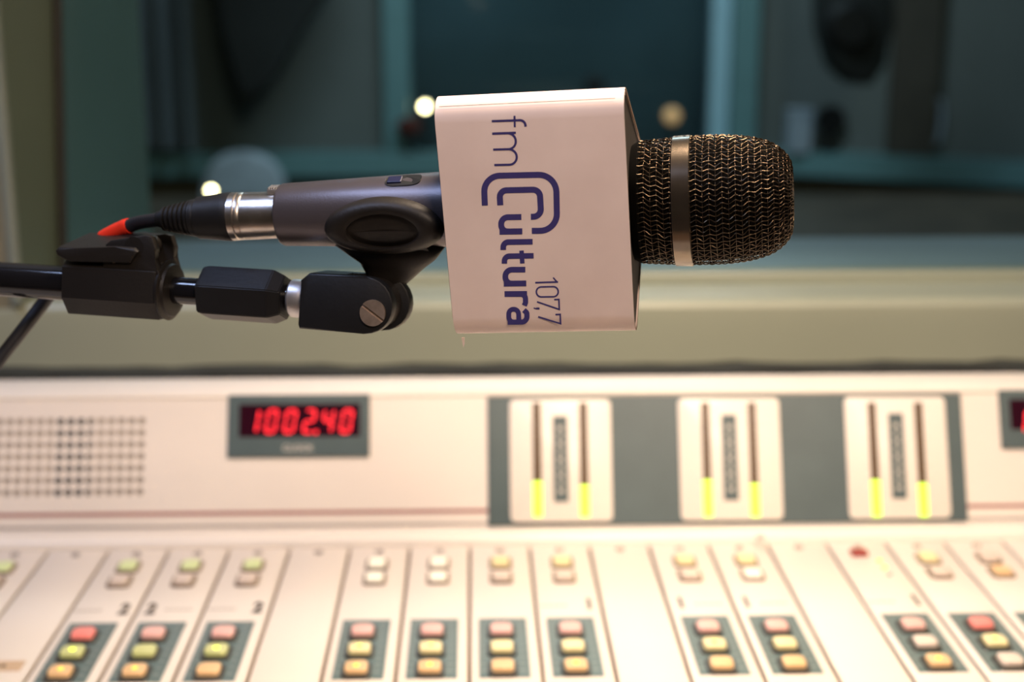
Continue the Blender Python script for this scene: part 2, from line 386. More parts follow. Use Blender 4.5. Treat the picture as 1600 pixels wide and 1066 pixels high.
# studio table
tb = thing('studio_table', 'dark wooden studio table behind the glass', 'table', Matrix.Translation((.3, 2.7, 0)))
bm = bmesh.new(); prism(bm, rrect(-1.2, 1.5, -.35, .35, .12), .70, .735, bev=.004); finish(bm, 'tabletop', 'tabletop', tb, smooth=40)
for sx_ in (-1.0, 1.3):
    for sy_ in (-.25, .25):
        bm = bmesh.new(); lathe(bm, [(0, .022), (.70, .028)], 16, 'z'); l = finish(bm, 'leg', 'tabletop', tb, smooth=40); l.location = (sx_, sy_, 0)
TZ = .735
# grey chair whose rounded headrest shows
ch = thing('studio_chair', 'grey studio chair with a rounded headrest behind the table', 'chair')
q = hitY(382, 285, 3.9)
bm = bmesh.new()
w_ = hitY(446, 285, 3.9).x-q.x
top = hitY(382, 238, 3.9).z
pts = [(q.x-w_, top-.45), (q.x-w_, top-.16)]+[(q.x-w_+.09-.09*math.cos(R(a)), top-.10+.10*math.sin(R(a))) for a in range(0, 91, 15)]+[(q.x+w_-.09+.09*math.sin(R(a)), top-.10+.10*math.cos(R(a))) for a in range(0, 91, 15)]+[(q.x+w_, top-.45)]
prism(bm, pts, 3.87, 3.93, 'xz', bev=.02, seg=3); finish(bm, 'backrest', 'greyfab', ch, smooth=50)
bm = bmesh.new(); box(bm, q.x-.2, q.x+.2, 3.5, 3.92, .38, .45, .02); finish(bm, 'seat', 'greyfab', ch, smooth=50)
bm = bmesh.new(); lathe(bm, [(0, .2), (.03, .18), (.05, .03), (.38, .025)], 20, 'z'); l = finish(bm, 'pedestal', 'rubber', ch, smooth=40); l.location = (q.x, 3.7, 0)

def small_lamp(px, py, Y, r, bulbmat, zfoot, label, shade='rubber', tilt=0):
    p = hitY(px, py, Y); t = thing('table_lamp', label, 'lamp', Matrix.Translation((p.x, p.y, zfoot)))
    bm = bmesh.new(); bmesh.ops.create_icosphere(bm, subdivisions=2, radius=r, matrix=Matrix.Translation((0, 0, p.z-zfoot))); finish(bm, 'bulb', bulbmat, t, smooth=80)
    bm = bmesh.new(); lathe(bm, [(0, r*1.7), (.008, r*1.7), (.012, .006), (p.z-zfoot-r*.8, .006), (p.z-zfoot-r*.5, r*.8)], 20, 'z'); finish(bm, 'base', shade, t, smooth=40); return t
small_lamp(330, 298, 2.62, .0062, 'warmbulb', TZ, 'small lit warm white lamp on the studio table, left of the microphone', 'greyfab')
small_lamp(664, 167, FY-.022, .011, 'warmbulb', rz+.035, 'small lit warm white lamp on the far rail just left of the flag')
small_lamp(1050, 181, FY-.03, .026, 'warmbulb2', rz+.035, 'dim amber lamp on the far rail above the grille')
# red foam microphone, pale box, black ball on the far rail
t = thing('foam_microphone', 'dark red foam covered microphone on the far rail left of the flag', 'microphone', Matrix.Translation((hitY(639, 196, FY-.09).x, FY-.088, rz+.035)))
bm = bmesh.new(); hz = hitY(640, 196, FY-.03).z-rz-.035; bmesh.ops.create_icosphere(bm, subdivisions=3, radius=.036, matrix=Matrix.Translation((0, 0, hz)) @ Matrix.Diagonal((1.15, 1, .9, 1))); finish(bm, 'foam_ball', 'darkred', t, smooth=80)
bm = bmesh.new(); lathe(bm, [(0, .022), (.006, .022), (.01, .006), (hz-.03, .006)], 16, 'z'); finish(bm, 'stem', 'rubber', t, smooth=40)
bm = bmesh.new(); x0, x1 = hitY(1241, 200, FY-.2).x, hitY(1276, 200, FY-.2).x
Yb = FY-.105
t = thing('storage_box', 'pale grey box on the far rail beyond the grille', 'box')
zt_ = hitY(1258, 170, Yb).z; zb_ = rz+.035
box(bm, x0, x1, Yb-.04, Yb+.04, zb_, zt_-.008, .004); finish(bm, 'carton', 'palebox', t)
bm = bmesh.new(); box(bm, x0-.003, x1+.003, Yb-.043, Yb+.043, zt_-.016, zt_, .003); finish(bm, 'lid', 'palebox', t)
t = thing('desk_fan', 'black round desk fan beside the pale box on the far rail', 'fan')
qb = hitY(1298, 187, Yb)
bm = bmesh.new(); bmesh.ops.create_cone(bm, cap_ends=True, segments=28, radius1=.045, radius2=.045, depth=.03, matrix=Matrix.Translation(qb) @ Matrix.Rotation(R(90), 4, 'X')); finish(bm, 'cage', 'rubber', t, smooth=40)
bm = bmesh.new(); lathe(bm, [(zb_, .03), (zb_+.008, .03), (zb_+.012, .008), (qb.z-.03, .008)], 16, 'z'); l = finish(bm, 'base', 'rubber', t, smooth=40); l.location = (qb.x, Yb, 0)
# ================================================================== CONSOLE
desk = thing('desk', 'wooden desk carrying the console', 'desk')
bm = bmesh.new(); box(bm, -.60, 1.3, .25, WY-.012, DECK-.10, DECK-.07, .002); finish(bm, 'desktop', 'desk', desk)
for sx_ in (-.56, 1.25):
    for sy_ in (.3, .98):
        bm = bmesh.new(); box(bm, sx_-.03, sx_+.03, sy_-.03, sy_+.03, 0, DECK-.10, .003); finish(bm, 'leg', 'desk', desk)
con = thing('mixing_console', 'cream broadcast mixing console with meter bridge below the microphone', 'mixing console', Matrix.Translation((0, .7, DECK-.07)))
def cpart(bm, name, m, label=None, smooth=None, parent=None, mtx=None):
    """console part given in world coordinates"""
    o = finish(bm, name, m, parent or con, mtx, label, smooth)
    if parent is None: o.matrix_basis = con.matrix_basis.inverted() @ (mtx if mtx is not None else Matrix())
    return o
YB = deck(734, 852).y            # back end of the strips
XL, XR = deck(734, 852).x-.04*13, deck(734, 852).x+.04*21
bm = bmesh.new(); prism(bm, [(.40, DECK-.068), (.985, DECK-.068), (.975, DECK+.05), (.91, DECK-.004), (.42, DECK-.004), (.40, DECK-.02)], XL-.004, XR+.004, 'yz')
cpart(bm, 'chassis', 'gap')
for xa, xb in ((XL-.022, XL-.004), (XR+.004, XR+.022)):
    bm = bmesh.new(); prism(bm, [(.385, DECK-.068), (.995, DECK-.068), (.985, DECK+.095), (.95, DECK+.095), (.905, DECK+.012), (.385, DECK+.008)], xa, xb, 'yz', bev=.002); cpart(bm, 'side_cheek', 'cream_trim')
# bridge
BO = V((0, .91, DECK+.0064)); BD = V((0, math.sin(R(23)), math.cos(R(23)))); BN = V((0, -math.cos(R(23)), math.sin(R(23))))
BL = .0912
bfr = Fr(BO, V((1, 0, 0)), -BN, BD)          # local x right, y into the bridge, z up the face
def bp(px, py, off=0): return bfr.at(px, py, -off)
# face split round the speaker grille
gx0, gz1 = bp(-40, 652)[0], bp(110, 650)[1]; gx1, gz0 = bp(228, 700)[0], bp(110, 779)[1]
def bface(x0, x1, z0, z1):
    bm = bmesh.new(); box(bm, x0, x1, 0, .004, z0, z1); return bm
bm = bmesh.new()
box(bm, XL, gx0, 0, .004, 0, BL); box(bm, gx1, XR, 0, .004, 0, BL); box(bm, gx0, gx1, 0, .004, 0, gz0); box(bm, gx0, gx1, 0, .004, gz1, BL)
cpart(bm, 'bridge_face', 'cream', mtx=bfr.m)
# perforated speaker grille with true holes
bm = bmesh.new(); cols = 17; rows = 7; pw = (gx1-gx0)/cols; ph = (gz1-gz0)/rows; hr = .0026
for i in range(cols):
    for j in range(rows):
        cx_, cz_ = gx0+(i+.5)*pw, gz0+(j+.5)*ph; sq, ci, ci2 = [], [], []
        for k in range(16):
            a = 2*math.pi*k/16; c, s = math.cos(a), math.sin(a); m_ = max(abs(c), abs(s))
            sq.append(bm.verts.new((cx_+c/m_*pw/2, 0, cz_+s/m_*ph/2))); ci.append(bm.verts.new((cx_+c*hr, 0, cz_+s*hr))); ci2.append(bm.verts.new((cx_+c*hr, .0012, cz_+s*hr)))
        for k in range(16):
            k2 = (k+1) % 16; bm.faces.new((sq[k], sq[k2], ci[k2], ci[k])); bm.faces.new((ci[k], ci[k2], ci2[k2], ci2[k]))
cpart(bm, 'speaker_grille', 'cream', mtx=bfr.m)
bm = bmesh.new(); box(bm, gx0, gx1, .0016, .0026, gz0, gz1); cpart(bm, 'grille_backing', mat('grille_felt', (.42, .35, .28), .9, noise=.2), mtx=bfr.m)
bm = bmesh.new(); box(bm, bp(85, 700)[0], bp(140, 700)[0], .0011, .0015, gz0, gz1); cpart(bm, 'speaker_cone', 'rubber', 'dark speaker behind the middle holes', mtx=bfr.m)
# lip below and cap above
bm = bmesh.new(); prism(bm, [(YB, DECK-.004), (YB, DECK+.0025), (YB+.002, DECK+.0045), (YB+.007, DECK+.0068), (.9095, DECK+.0072), (.914, DECK+.003), (.914, DECK-.004)], XL, XR, 'yz'); cpart(bm, 'lower_rail', 'cream_trim', smooth=50)
T = BO+BD*BL
cp_ = [(T.y-.0005, T.z-.001), (T.y-.001, T.z+.001), (T.y+.002, T.z+.003), (T.y+.022, T.z+.0075), (T.y+.026, T.z+.006), (T.y+.028, T.z-.10), (T.y+.02, T.z-.10), (T.y+.015, T.z-.002)]
bm = bmesh.new(); prism(bm, cp_, XL, XR, 'yz'); cpart(bm, 'bridge_cap', 'cream_trim', smooth=50)
bm = bmesh.new(); prism(bm, [(T.y+.0285, DECK-.06), (T.y+.0285, T.z-.001), (T.y+.034, T.z-.001), (T.y+.034, DECK-.06)], XL, XR, 'yz'); cpart(bm, 'back_strip', 'gasket')  # thin dark strip behind the cap
# dark strip that fills the slot between console and window wall
bm = bmesh.new(); nf_ = 60
ya_, yb_ = T.y+.036, WY-.0015
rows_ = [[bm.verts.new((XL+(XR-XL)*i/nf_, y, z+(random.uniform(-.0012, .0012) if top_ else 0))) for i in range(nf_+1)] for y, z, top_ in ((ya_, T.z-.055, 0), (ya_, CAM.z-.2632, 1), (yb_, CAM.z-.2765, 1), (yb_, T.z-.055, 0))]
for q_ in range(4):
    for i in range(nf_): bm.faces.new((rows_[q_][i], rows_[q_][i+1], rows_[(q_+1) % 4][i+1], rows_[(q_+1) % 4][i]))
bm.faces.new([r[0] for r in rows_]); bm.faces.new([r[-1] for r in rows_])
tag(finish(bm, 'dark_strip', 'gasket'), 'dark strip in the slot between console and window wall', 'foam strip')
# red and grey lines
zA, zB = bp(300, 807)[1], bp(300, 799)[1]
px0, px1 = bp(762, 720)[0], bp(1506, 720)[0]
for xa, xb in ((XL, px0), (px1, XR)):
    bm = bmesh.new(); box(bm, xa, xb, -.0003, .001, zA+.0006, zB-.0004); cpart(bm, 'red_stripe', 'redline', mtx=bfr.m)
bm = bmesh.new(); box(bm, XL, XR, -.0003, .001, bp(300, 824)[1]-.0005, bp(300, 820)[1]-.0005); cpart(bm, 'grey_stripe', 'greyline', mtx=bfr.m)
# slate meter panel
pz0, pz1 = bp(1000, 820)[1], bp(1000, 619)[1]
bm = bmesh.new(); prism(bm, rrect(px0, px1, pz0, pz1, .0006, 2), -.0014, .001, 'xz'); cpart(bm, 'meter_panel', 'slate', mtx=bfr.m)
def meter(x0, x1, sl, h, lab):
    cx_ = (bp(x0, 720)[0]+bp(x1, 720)[0])/2; wd = bp(x1, 720)[0]-bp(x0, 720)[0]
    cx2 = cx_; z0, z1 = bp(1140, 813)[1], bp(1140, 623)[1]
    bm = bmesh.new(); prism(bm, rrect(cx_-wd/2, cx_+wd/2, z0, z1, .0035), -.0032, -.0012, 'xz', bev=.0005)
    mt = cpart(bm, 'level_meter', 'cream_trim', lab, smooth=40, mtx=bfr.m)
    for (s, hh) in zip(sl, h):
        xs = bp(s, 720)[0]; zb, zt = bp(s, 808)[1], bp(s, 630)[1]; zl = bp(s, hh+3)[1]
        bm = bmesh.new(); box(bm, xs-.0028, xs+.0028, -.0035, -.0030, zl, zt); finish(bm, 'unlit_bar', 'amber', mt)
        bm = bmesh.new(); box(bm, xs-.0031, xs+.0031, -.0039, -.0030, zb, zl, .0004, 1); finish(bm, 'lit_bar', 'green_led', mt)
        bm = bmesh.new()
        for side in (-1, 1):
            for k in range(8): zz = zb+(zt-zb)*(k+.5)/8; box(bm, xs+side*.0052-.0008, xs+side*.0052+.0008, -.0033, -.0031, zz-.0002, zz+.0002)
        finish(bm, 'tick_marks', 'faint', mt)
    xa, xb = bp((sl[0]+sl[1])/2-11.5, 720)[0], bp((sl[0]+sl[1])/2+11.5, 720)[0]
    bm = bmesh.new(); box(bm, xa, xb, -.0037, -.0030, bp(876, 785)[1], bp(876, 651)[1], .0002, 1); finish(bm, 'scale_plate', 'slate', mt)
    bm = bmesh.new()
    for k in range(9):
        zz = bp(876, 670)[1]-(bp(876, 670)[1]-bp(876, 768)[1])*k/8
        a = .0011 if k % 2 else .0016
        prism(bm, rrect((xa+xb)/2-a, (xa+xb)/2+a, zz-.0013, zz+.0013, .0005, 2), -.0040, -.0036, 'xz')
    finish(bm, 'scale_figures', 'mark', mt)
meter(797, 955, (839, 912), (750, 756), 'left level meter with two lime bars')
meter(1061, 1219, (1103, 1176), (748, 754), 'middle level meter with two lime bars')
meter(1322, 1479, (1364, 1437), (748, 753), 'right level meter with two lime bars')

# clock displays
SEG = {'0': 'abcdef', '1': 'bc', '2': 'abged', '4': 'fgbc'}
def digit_bm(ch, h, wd, th):
    bm = bmesh.new(); g = th*.15; sh = .16
    def q(x0, z0, x1, z1):
        d = V((x1-x0, z1-z0)); L = d.length; d.normalize(); n = V((-d.y, d.x)); a = V((x0, z0))+d*g; b = V((x1, z1))-d*g; t = th/2
        P = [a, a+d*t+n*t, b-d*t+n*t, b, b-d*t-n*t, a+d*t-n*t]
        P = [(p.x+p.y*sh, p.y) for p in P]; prism(bm, P, -.0004, 0, 'xz')
    H, W = h/2, wd/2; S = {'a': (-W, H, W, H), 'g': (-W, 0, W, 0), 'd': (-W, -H, W, -H), 'f': (-W, 0, -W, H), 'b': (W, 0, W, H), 'e': (-W, -H, -W, 0), 'c': (W, -H, W, 0)}
    for s in SEG[ch]: q(*S[s])
    return bm
def clock(x0, x1, y0, y1, dx0, dx1, dy0, dy1, digits, text, lab):
    a, b = bp(x0, 665)[0], bp(x1, 665)[0]; za, zb = bp(465, y1)[1], bp(465, y0)[1]
    bm = bmesh.new(); prism(bm, rrect(a, b, za, zb, .0008, 2), -.0016, .001, 'xz', bev=.0003)
    pl = cpart(bm, 'clock_panel', 'slate', lab, mtx=bfr.m)
    bm = bmesh.new(); a, b = bp(dx0, 665)[0], bp(dx1, 665)[0]; box(bm, a, b, -.0021, -.0015, bp(465, dy1)[1], bp(465, dy0)[1], .0002, 1); finish(bm, 'display_window', 'display', pl)
    for ch_, px_ in digits:
        bm = digit_bm(ch_, .0150, .0061, .0016); x, z = bp(px_, 659)
        if ch_ == '1': bmesh.ops.translate(bm, verts=bm.verts, vec=(.0008, 0, 0))
        finish(bm, 'digit', 'red_led', pl, Matrix.Translation((x, -.0022, z)))
    if text:
        x, z = bp(494, 676); bm = bmesh.new(); box(bm, x-.0012, x+.0012, -.0027, -.0021, z-.0012, z+.0012); finish(bm, 'decimal_point', 'red_led', pl)
        x, z = bp(466, 701); bm = text_bm(text, .0062, .0001); finish(bm, 'lettering', 'mark', pl, Matrix.Translation((x, -.0018, z)) @ Matrix.Rotation(R(90), 4, 'X'))
clock(356, 578, 617, 715, 374, 563, 632, 683, [('1', 395), ('0', 425), ('0', 454), ('2', 484), ('4', 513), ('0', 542)], 'CLOCK', 'slate clock panel with red digits 100240')
clock(1562, 1790, 618, 711, 1578, 1770, 633, 681, [('1', 1592), ('0', 1622), ('0', 1652), ('0', 1682)], None, 'slate display panel at the right edge')
# small rail screw
bm = bmesh.new(); q = deck(1188, 843, DECK+.006); bmesh.ops.create_cone(bm, cap_ends=True, segments=16, radius1=.0028, radius2=.0022, depth=.0016, matrix=Matrix.Translation((q.x, q.y, DECK+.0072))); cpart(bm, 'rail_screw', 'greyline', smooth=40)

# channel strips
X0 = deck(734, 852).x
SW = .04
full = {-7: 'A', -6: None, -5: None}
def strip(k, kind):
    xa = X0+k*SW; o = Matrix.Translation((xa, 0, DECK))
    bm = bmesh.new(); box(bm, .0010, SW-.0010, .425, YB-.0008, -.003, 0, .0007, 2)
    st = finish(bm, 'channel_strip', 'cream', con, con.matrix_basis.inverted() @ o, smooth=40)
    c = SW/2
    bm = bmesh.new(); lathe(bm, [(0, .0031), (.0009, .0029), (.0011, .0022), (.0006, .0017), (.0006, .0001)], 20, 'z', cap=False)
    box(bm, -.0016, .0016, -.0003, .0003, .0005, .0009)
    finish(bm, 'screw', 'screw', st, Matrix.Translation((c, deck(734, 861).y, 0)), smooth=50)
    if kind is None: return st
    def button(x, y, wx, wy, h, m, holder, led=None):
        bm = bmesh.new(); prism(bm, rrect(x-wx/2-.0021, x+wx/2+.0021, y-wy/2-.0021, y+wy/2+.0021, .0028), 0, h*.5, bev=.0004, seg=1); finish(bm, 'button_frame', holder, st)
        bm = bmesh.new(); prism(bm, rrect(x-wx/2, x+wx/2, y-wy/2, y+wy/2, .0026), h*.2, h, bev=.0009, seg=3); finish(bm, 'button', m, st, smooth=50)
        if led:
            bm = bmesh.new(); lathe(bm, [(h-.0002, .0018), (h+.0003, .0017), (h+.0005, .0008)], 12, 'z'); finish(bm, 'indicator', led, st, Matrix.Translation((x, y, 0)))
    if kind['top']:
        t1, t2 = kind['top']
        button(c, .8625, .0105, .0135, .0030, t1, 'holder2'); button(c, .8395, .0105, .0135, .0030, t2, 'holder2')
    else:
        bm = bmesh.new(); box(bm, c-.0085, c+.0025, .8685, .8765, 0, .003, .0008); finish(bm, 'button', 'redbtn', st, label='dark red button')
        for i in range(3):
            bm = bmesh.new(); lathe(bm, [(0, .0016), (.0012, .0014)], 10, 'z'); finish(bm, 'indicator', ('led_spot_a', 'led_spot_y', 'greyline')[i], st, Matrix.Translation((c+.0075, .861-.0115*i, 0)))
    bm = bmesh.new(); box(bm, .0055, .0335, .705, .7795, -.001, .0006, .0002, 1); finish(bm, 'button_panel', 'slate2', st)
    x = .0185
    for (yy, m, led) in zip((.7595, .7365, .7130), kind['b'], kind['l']): button(x, yy, .0122, .0120, .0046, m, 'holder', led)
    bm = bmesh.new()
    for xx, ww in ((.0078, .0014), (.0104, .0008), (.0295, .0018)):
        for j in range(9):
            yy = .7755-j*.0078; box(bm, xx-ww, xx+ww, yy-.0014, yy+.0006, .0006, .0008)
    finish(bm, 'button_legends', 'dim_mark', st)
    if kind.get('num'):
        s, xn = kind['num']; bm = text_bm(s, .0115, .0006)
        for v in bm.verts: v.co.y *= 1.75
        finish(bm, 'number', 'ink', st, Matrix.Translation((xn, .7985, .0003)))
        bm = bmesh.new(); xs = .012 if xn > .02 else .026
        for i in range(5): box(bm, xs-.009+i*.0034, xs-.0066+i*.0034, .7965, .7985, .0001, .0003)
        finish(bm, 'faint_legend', 'faint', st)
    return st
M['redbtn'] = mat('dark_red_button', (.30, .02, .015), .4, noise=.1)
LG, YB_, BE = 'btn_lime', 'btn_yellow', 'btn_off'
def K(top, b, l, num=None): return dict(top=top, b=b, l=l, num=num)
py_, pa_ = 'led_spot_y', 'led_spot_a'
st_full = K((LG, BE), ('btn_red', 'btn_green', 'btn_amber'), (None, py_, pa_))
pk = ('btn_pink', 'btn_yellow', 'btn_amber')
kinds = {
 -8: st_full,
 -7: None,
 -6: K((LG, BE), ('btn_red', 'btn_green', 'btn_amber'), (None, py_, pa_), ('2', .0325)),
 -5: K((LG, BE), ('btn_pink', 'btn_green', 'btn_amber'), (None, None, pa_), ('2', .0085)),
 -4: K((LG, BE), ('btn_pink', 'btn_green', 'btn_amber'), (None, py_, None), ('2', .0325)),
 -3: None,
 -2: K(('btn_white', 'btn_white'), pk, (None, py_, pa_)),
 -1: K(('btn_white', 'btn_white'), pk, (None, py_, pa_)),
 0: K((YB_, BE), pk, (None, None, None)),
 1: K((YB_, BE), pk, (None, None, pa_), ('1', .0325)),
 2: None,
 3: K((YB_, BE), pk, (None, py_, None), ('1', .0085)),
 4: K((YB_, 'btn_white'), pk, (None, None, None), ('1', .0085)),
 5: None,
 6: K(None, ('btn_pink', 'btn_off', 'btn_amber'), (None, None, pa_), ('1', .0325)),
 7: K((YB_, BE), ('btn_red', 'btn_yellow', 'btn_off'), (None, py_, None)),
 8: K((BE, 'btn_amber'), pk, (None, None, None)),
 9: st_full,
}
M['btn_white'] = mat('button_white', (.85, .80, .68), .35, noise=.05, emit=(1, .95, .7), estr=.25)
strips = {}
for k in range(-13, 21):
    strips[k] = strip(k, kinds.get(k, None if k % 4 == 0 else st_full) if -8 <= k <= 9 else (None if k % 4 == 0 else st_full))
# tape label at the foot of the blank strip on the left
q = deck(42, 1041); tx0, tx1 = q.x-.017, q.x+.010
bm = bmesh.new(); xk = X0-7*SW; box(bm, max(tx0-xk, .003), SW-.006, q.y-.006, q.y+.006, 0, .0004); finish(bm, 'tape_label', 'tape', strips[-7])
bm = bmesh.new()
for i in range(4): box(bm, .012+i*.0034, .0145+i*.0034, q.y-.0016, q.y+.0012, .0004, .0006)
finish(bm, 'tape_writing', 'ink', strips[-7])

# ================================================================== MICROPHONE, FLAG
ax = V((.97898407, -.19516007, .05918398)); bk = V((.18929774, .97757097, .09231122)); up = ax.cross(bk)*1
ax.normalize(); bk = (bk-ax*bk.dot(ax)).normalized(); up = ax.cross(bk)
FO = V((.02328356, .5322205, 1.07739736))
FL = .0708; FH = .1072; FR_ = .009
flagF = Fr(FO, ax, bk, up)
mo = FO+bk*.0290-up*.0013
mic = Fr(mo, ax, bk, up)
def ms(px): return mic.at(px, 335+(px-440)*-.036)[0]

flag = thing('microphone_flag', 'white triangular microphone flag printed fmCultura 107,7 in blue', 'microphone flag', flagF.m)
def tri(Hs, r, seg=8, inset=0):
    dd = Hs*math.sqrt(3)/2; cor = [V((0, Hs/2)), V((dd, 0)), V((0, -Hs/2))]; cen = V((dd/3, 0)); out = []
    for i, c in enumerate(cor):
        d = (cen-c).normalized(); ctr = c+d*(r/math.sin(R(30))); base = math.atan2(-d.y, -d.x)
        for k in range(seg+1):
            a = base+R(60)-R(120)*k/seg; out.append((ctr.x+(r-inset)*math.cos(a), ctr.y+(r-inset)*math.sin(a)))
    return out       # (y, z)
outer = tri(FH, FR_); inner = tri(FH, FR_, inset=.0012)
bm = bmesh.new()
n = len(outer); rg = []
for x, P in ((-FL/2, outer), (FL/2, outer), (FL/2, inner), (-FL/2, inner)): rg.append([bm.verts.new((x, p[0], p[1])) for p in P])
for a_, b_ in ((0, 1), (2, 3)):
    for i in range(n): bm.faces.new((rg[a_][i], rg[a_][(i+1) % n], rg[b_][(i+1) % n], rg[b_][i]))
finish(bm, 'paper_wrap', 'paper', flag, smooth=50)
for x in (-FL/2, FL/2):
    bm = bmesh.new(); A = [bm.verts.new((x, p[0], p[1])) for p in outer]; B = [bm.verts.new((x, p[0], p[1])) for p in tri(FH, FR_, inset=.0007)]
    for i in range(n): bm.faces.new((A[i], A[(i+1) % n], B[(i+1) % n], B[i]))
    finish(bm, 'card_edge', 'card', flag)
# core with a round bore for the microphone
cy = FH/(2*math.sqrt(3))
bm = bmesh.new()
def core_end(x, P, flip):
    N = 48; A, B = [], []
    for k in range(N):
        a = 2*math.pi*k/N; d = V((math.cos(a), math.sin(a))); best = 1
        for i in range(len(P)):
            p, q_ = V(P[i]), V(P[(i+1) % len(P)]); e = q_-p; den = d.x*e.y-d.y*e.x
            if abs(den) < 1e-9: continue
            w0 = p-V((cy, 0)); t = (w0.x*e.y-w0.y*e.x)/den; s = (w0.x*d.y-w0.y*d.x)/den
            if t > 0 and -1e-6 <= s <= 1+1e-6: best = min(best, t)
        A.append(bm.verts.new((x, cy+d.x*best, d.y*best))); B.append(bm.verts.new((x, .0290+d.x*.0175, -.0013+d.y*.0175)))
    for k in range(N): bm.faces.new((A[k], A[(k+1) % N], B[(k+1) % N], B[k]))
    return A, B
Pc = tri(FH, FR_, inset=.0013)
A1, B1 = core_end(-FL/2-.0004, Pc, 0); A2, B2 = core_end(FL/2-.0006, Pc, 1)
for X, Y_ in ((A1, A2), (B1, B2)):
    for k in range(48): bm.faces.new((X[k], X[(k+1) % 48], Y_[(k+1) % 48], Y_[k]))
finish(bm, 'core', 'flagdark', flag, label='dark core showing at the ends')
# fold line along the top and the crumpled tag at the lower corner
zt_ = FH/2-.732*FR_
bm = bmesh.new(); box(bm, -FL/2+.002, FL/2-.003, .00045, .0006, zt_-.0026, zt_-.0024); finish(bm, 'fold_crease', 'card', flag)
bm = bmesh.new(); a_, b_ = flagF.at(724, 531, .004); prism(bm, [(a_-.0006, b_+.001), (a_+.0006, b_+.001), (a_+.0004, b_-.0018), (a_-.0002, b_-.003)], .0036, .0040, 'xz'); finish(bm, 'torn_scrap', 'paper', flag)

def Zf(ox, oy):
    s = 8.88
    def f(p, off=0):
        q = flagF.at(ox+p[0]/s, oy+p[1]/s, -.00008); return V((q[0], -.00008-off, q[1]))
    return f
def letters(name, lst):
    bm = bmesh.new()
    for i, (f, wd, pts) in enumerate(lst):
        ribbon(bm, fillet(pts), wd, lambda p: f(p, i*.000006))
    me = finish(bm, name, 'blue', flag)
z1, z2, z3, z4 = Zf(740, 170), Zf(740, 260), Zf(740, 320), Zf(740, 410)
letters('printed_letters', [
 (z1, 33, [(253, 173), (716, 157, 75), (720, 250)]), (z1, 27, [(568, 97), (572, 256)]),
 (z1, 34, [(257, 346), (586, 334)]), (z1, 31, [(460, 340), (584, 340, 110), (586, 558, 104), (272, 567)]),
 (z1, 31, [(470, 562), (597, 556, 110), (600, 775, 105), (287, 781)])])
letters('printed_letters', [
 (z2, 84, [(156, 545), (140, 135, 218), (1145, 112, 245), (1160, 894, 235), (808, 896)]),
 (z2, 84, [(371, 541), (358, 334, 95), (918, 322, 100), (938, 699, 105), (795, 700)]),
 (z2, 82, [(663, 703), (384, 708, 94), (382, 900, 90), (500, 905)]), (z2, 84, [(676, 902), (360, 907)]),
 (z3, 78, [(819, 513), (412, 520, 70), (412, 628)]),
 (z3, 76, [(833, 708), (428, 715, 70), (428, 818)]), (z3, 62, [(665, 636), (677, 815)]),
 (z4, 78, [(718, 101), (440, 102, 92), (442, 290, 88), (540, 294)]), (z4, 80, [(731, 292), (419, 296)]),
 (z4, 80, [(430, 440), (742, 438)]), (z4, 72, [(600, 440), (718, 445, 62), (722, 560, 45), (703, 600)]),
 (z4, 72, [(473, 831), (742, 828, 76), (740, 700, 44), (698, 662)]),
 (z4, 66, [(630, 830), (622, 652, 67), (488, 650, 63), (490, 812, 66), (560, 830)])])
loop0 = [(1020, 340), (1172, 337, 68), (1176, 477, 68), (872, 482, 70), (870, 343, 68), (1022, 340)]
letters('printed_letters', [
 (z4, 24, [(855, 283), (1172, 273)]), (z4, 20, [(1160, 276), (1103, 212)]),
 (z4, 22, loop0),
 (z4, 22, [(1118, 518), (1184, 515), (1189, 654), (880, 548)]),
 (z4, 22, [(1135, 726), (1202, 722), (1208, 852), (897, 756)]),
 (z4, 28, [(915, 641), (868, 641)]), (z4, 16, [(875, 646), (834, 634)])])

# microphone body
mc = thing('microphone', 'dark grey handheld microphone with bronze mesh grille held in the clip', 'microphone', mic.m)
bm = bmesh.new()
s440, s675 = ms(441), ms(675)
lathe(bm, [(s440+.001, .0098), (s440, .0106), (s440, .0121), (s440+.0012, .0128), (s675, .0149), (.005, .0166), (.030, .0168)], 64)
finish(bm, 'handle', 'body', mc, smooth=35)
# switch slot on the top
def surf(s, a, r_off=0):
    r = .0128+(s-s440)/(s675-s440)*.0021+r_off; return V((s, -r*math.sin(a), r*math.cos(a)))
bm = bmesh.new(); sa, sb = ms(612), ms(668); N = 14
loop = []
for k in range(28):
    t = 2*math.pi*k/28; u = math.cos(t); v = math.sin(t)
    su = (sa+sb)/2+(sb-sa)/2*math.copysign(abs(u)**.5, u); loop.append(bm.verts.new(surf(su, R(20)+R(15)*math.copysign(abs(v)**.7, v), .00035)))
low = [bm.verts.new(v.co*1) for v in loop]
for v in low: c_ = V((v.co.x, 0, 0)); v.co = c_+(v.co-c_)*.96
bm.faces.new(loop)
for k in range(28): bm.faces.new((loop[k], loop[(k+1) % 28], low[(k+1) % 28], low[k]))
finish(bm, 'switch_slot', 'rubber', mc, label='black slot of the on off switch')
bm = bmesh.new(); box(bm, -.003, .003, -.0022, .0022, -.0005, .0006, .0004); finish(bm, 'switch', mat('switch_blue', (.008, .010, .05), .4, noise=.1), mc, Matrix.Translation(surf(sa+.004, R(20), .0002)) @ Matrix.Rotation(R(20), 4, 'X'))
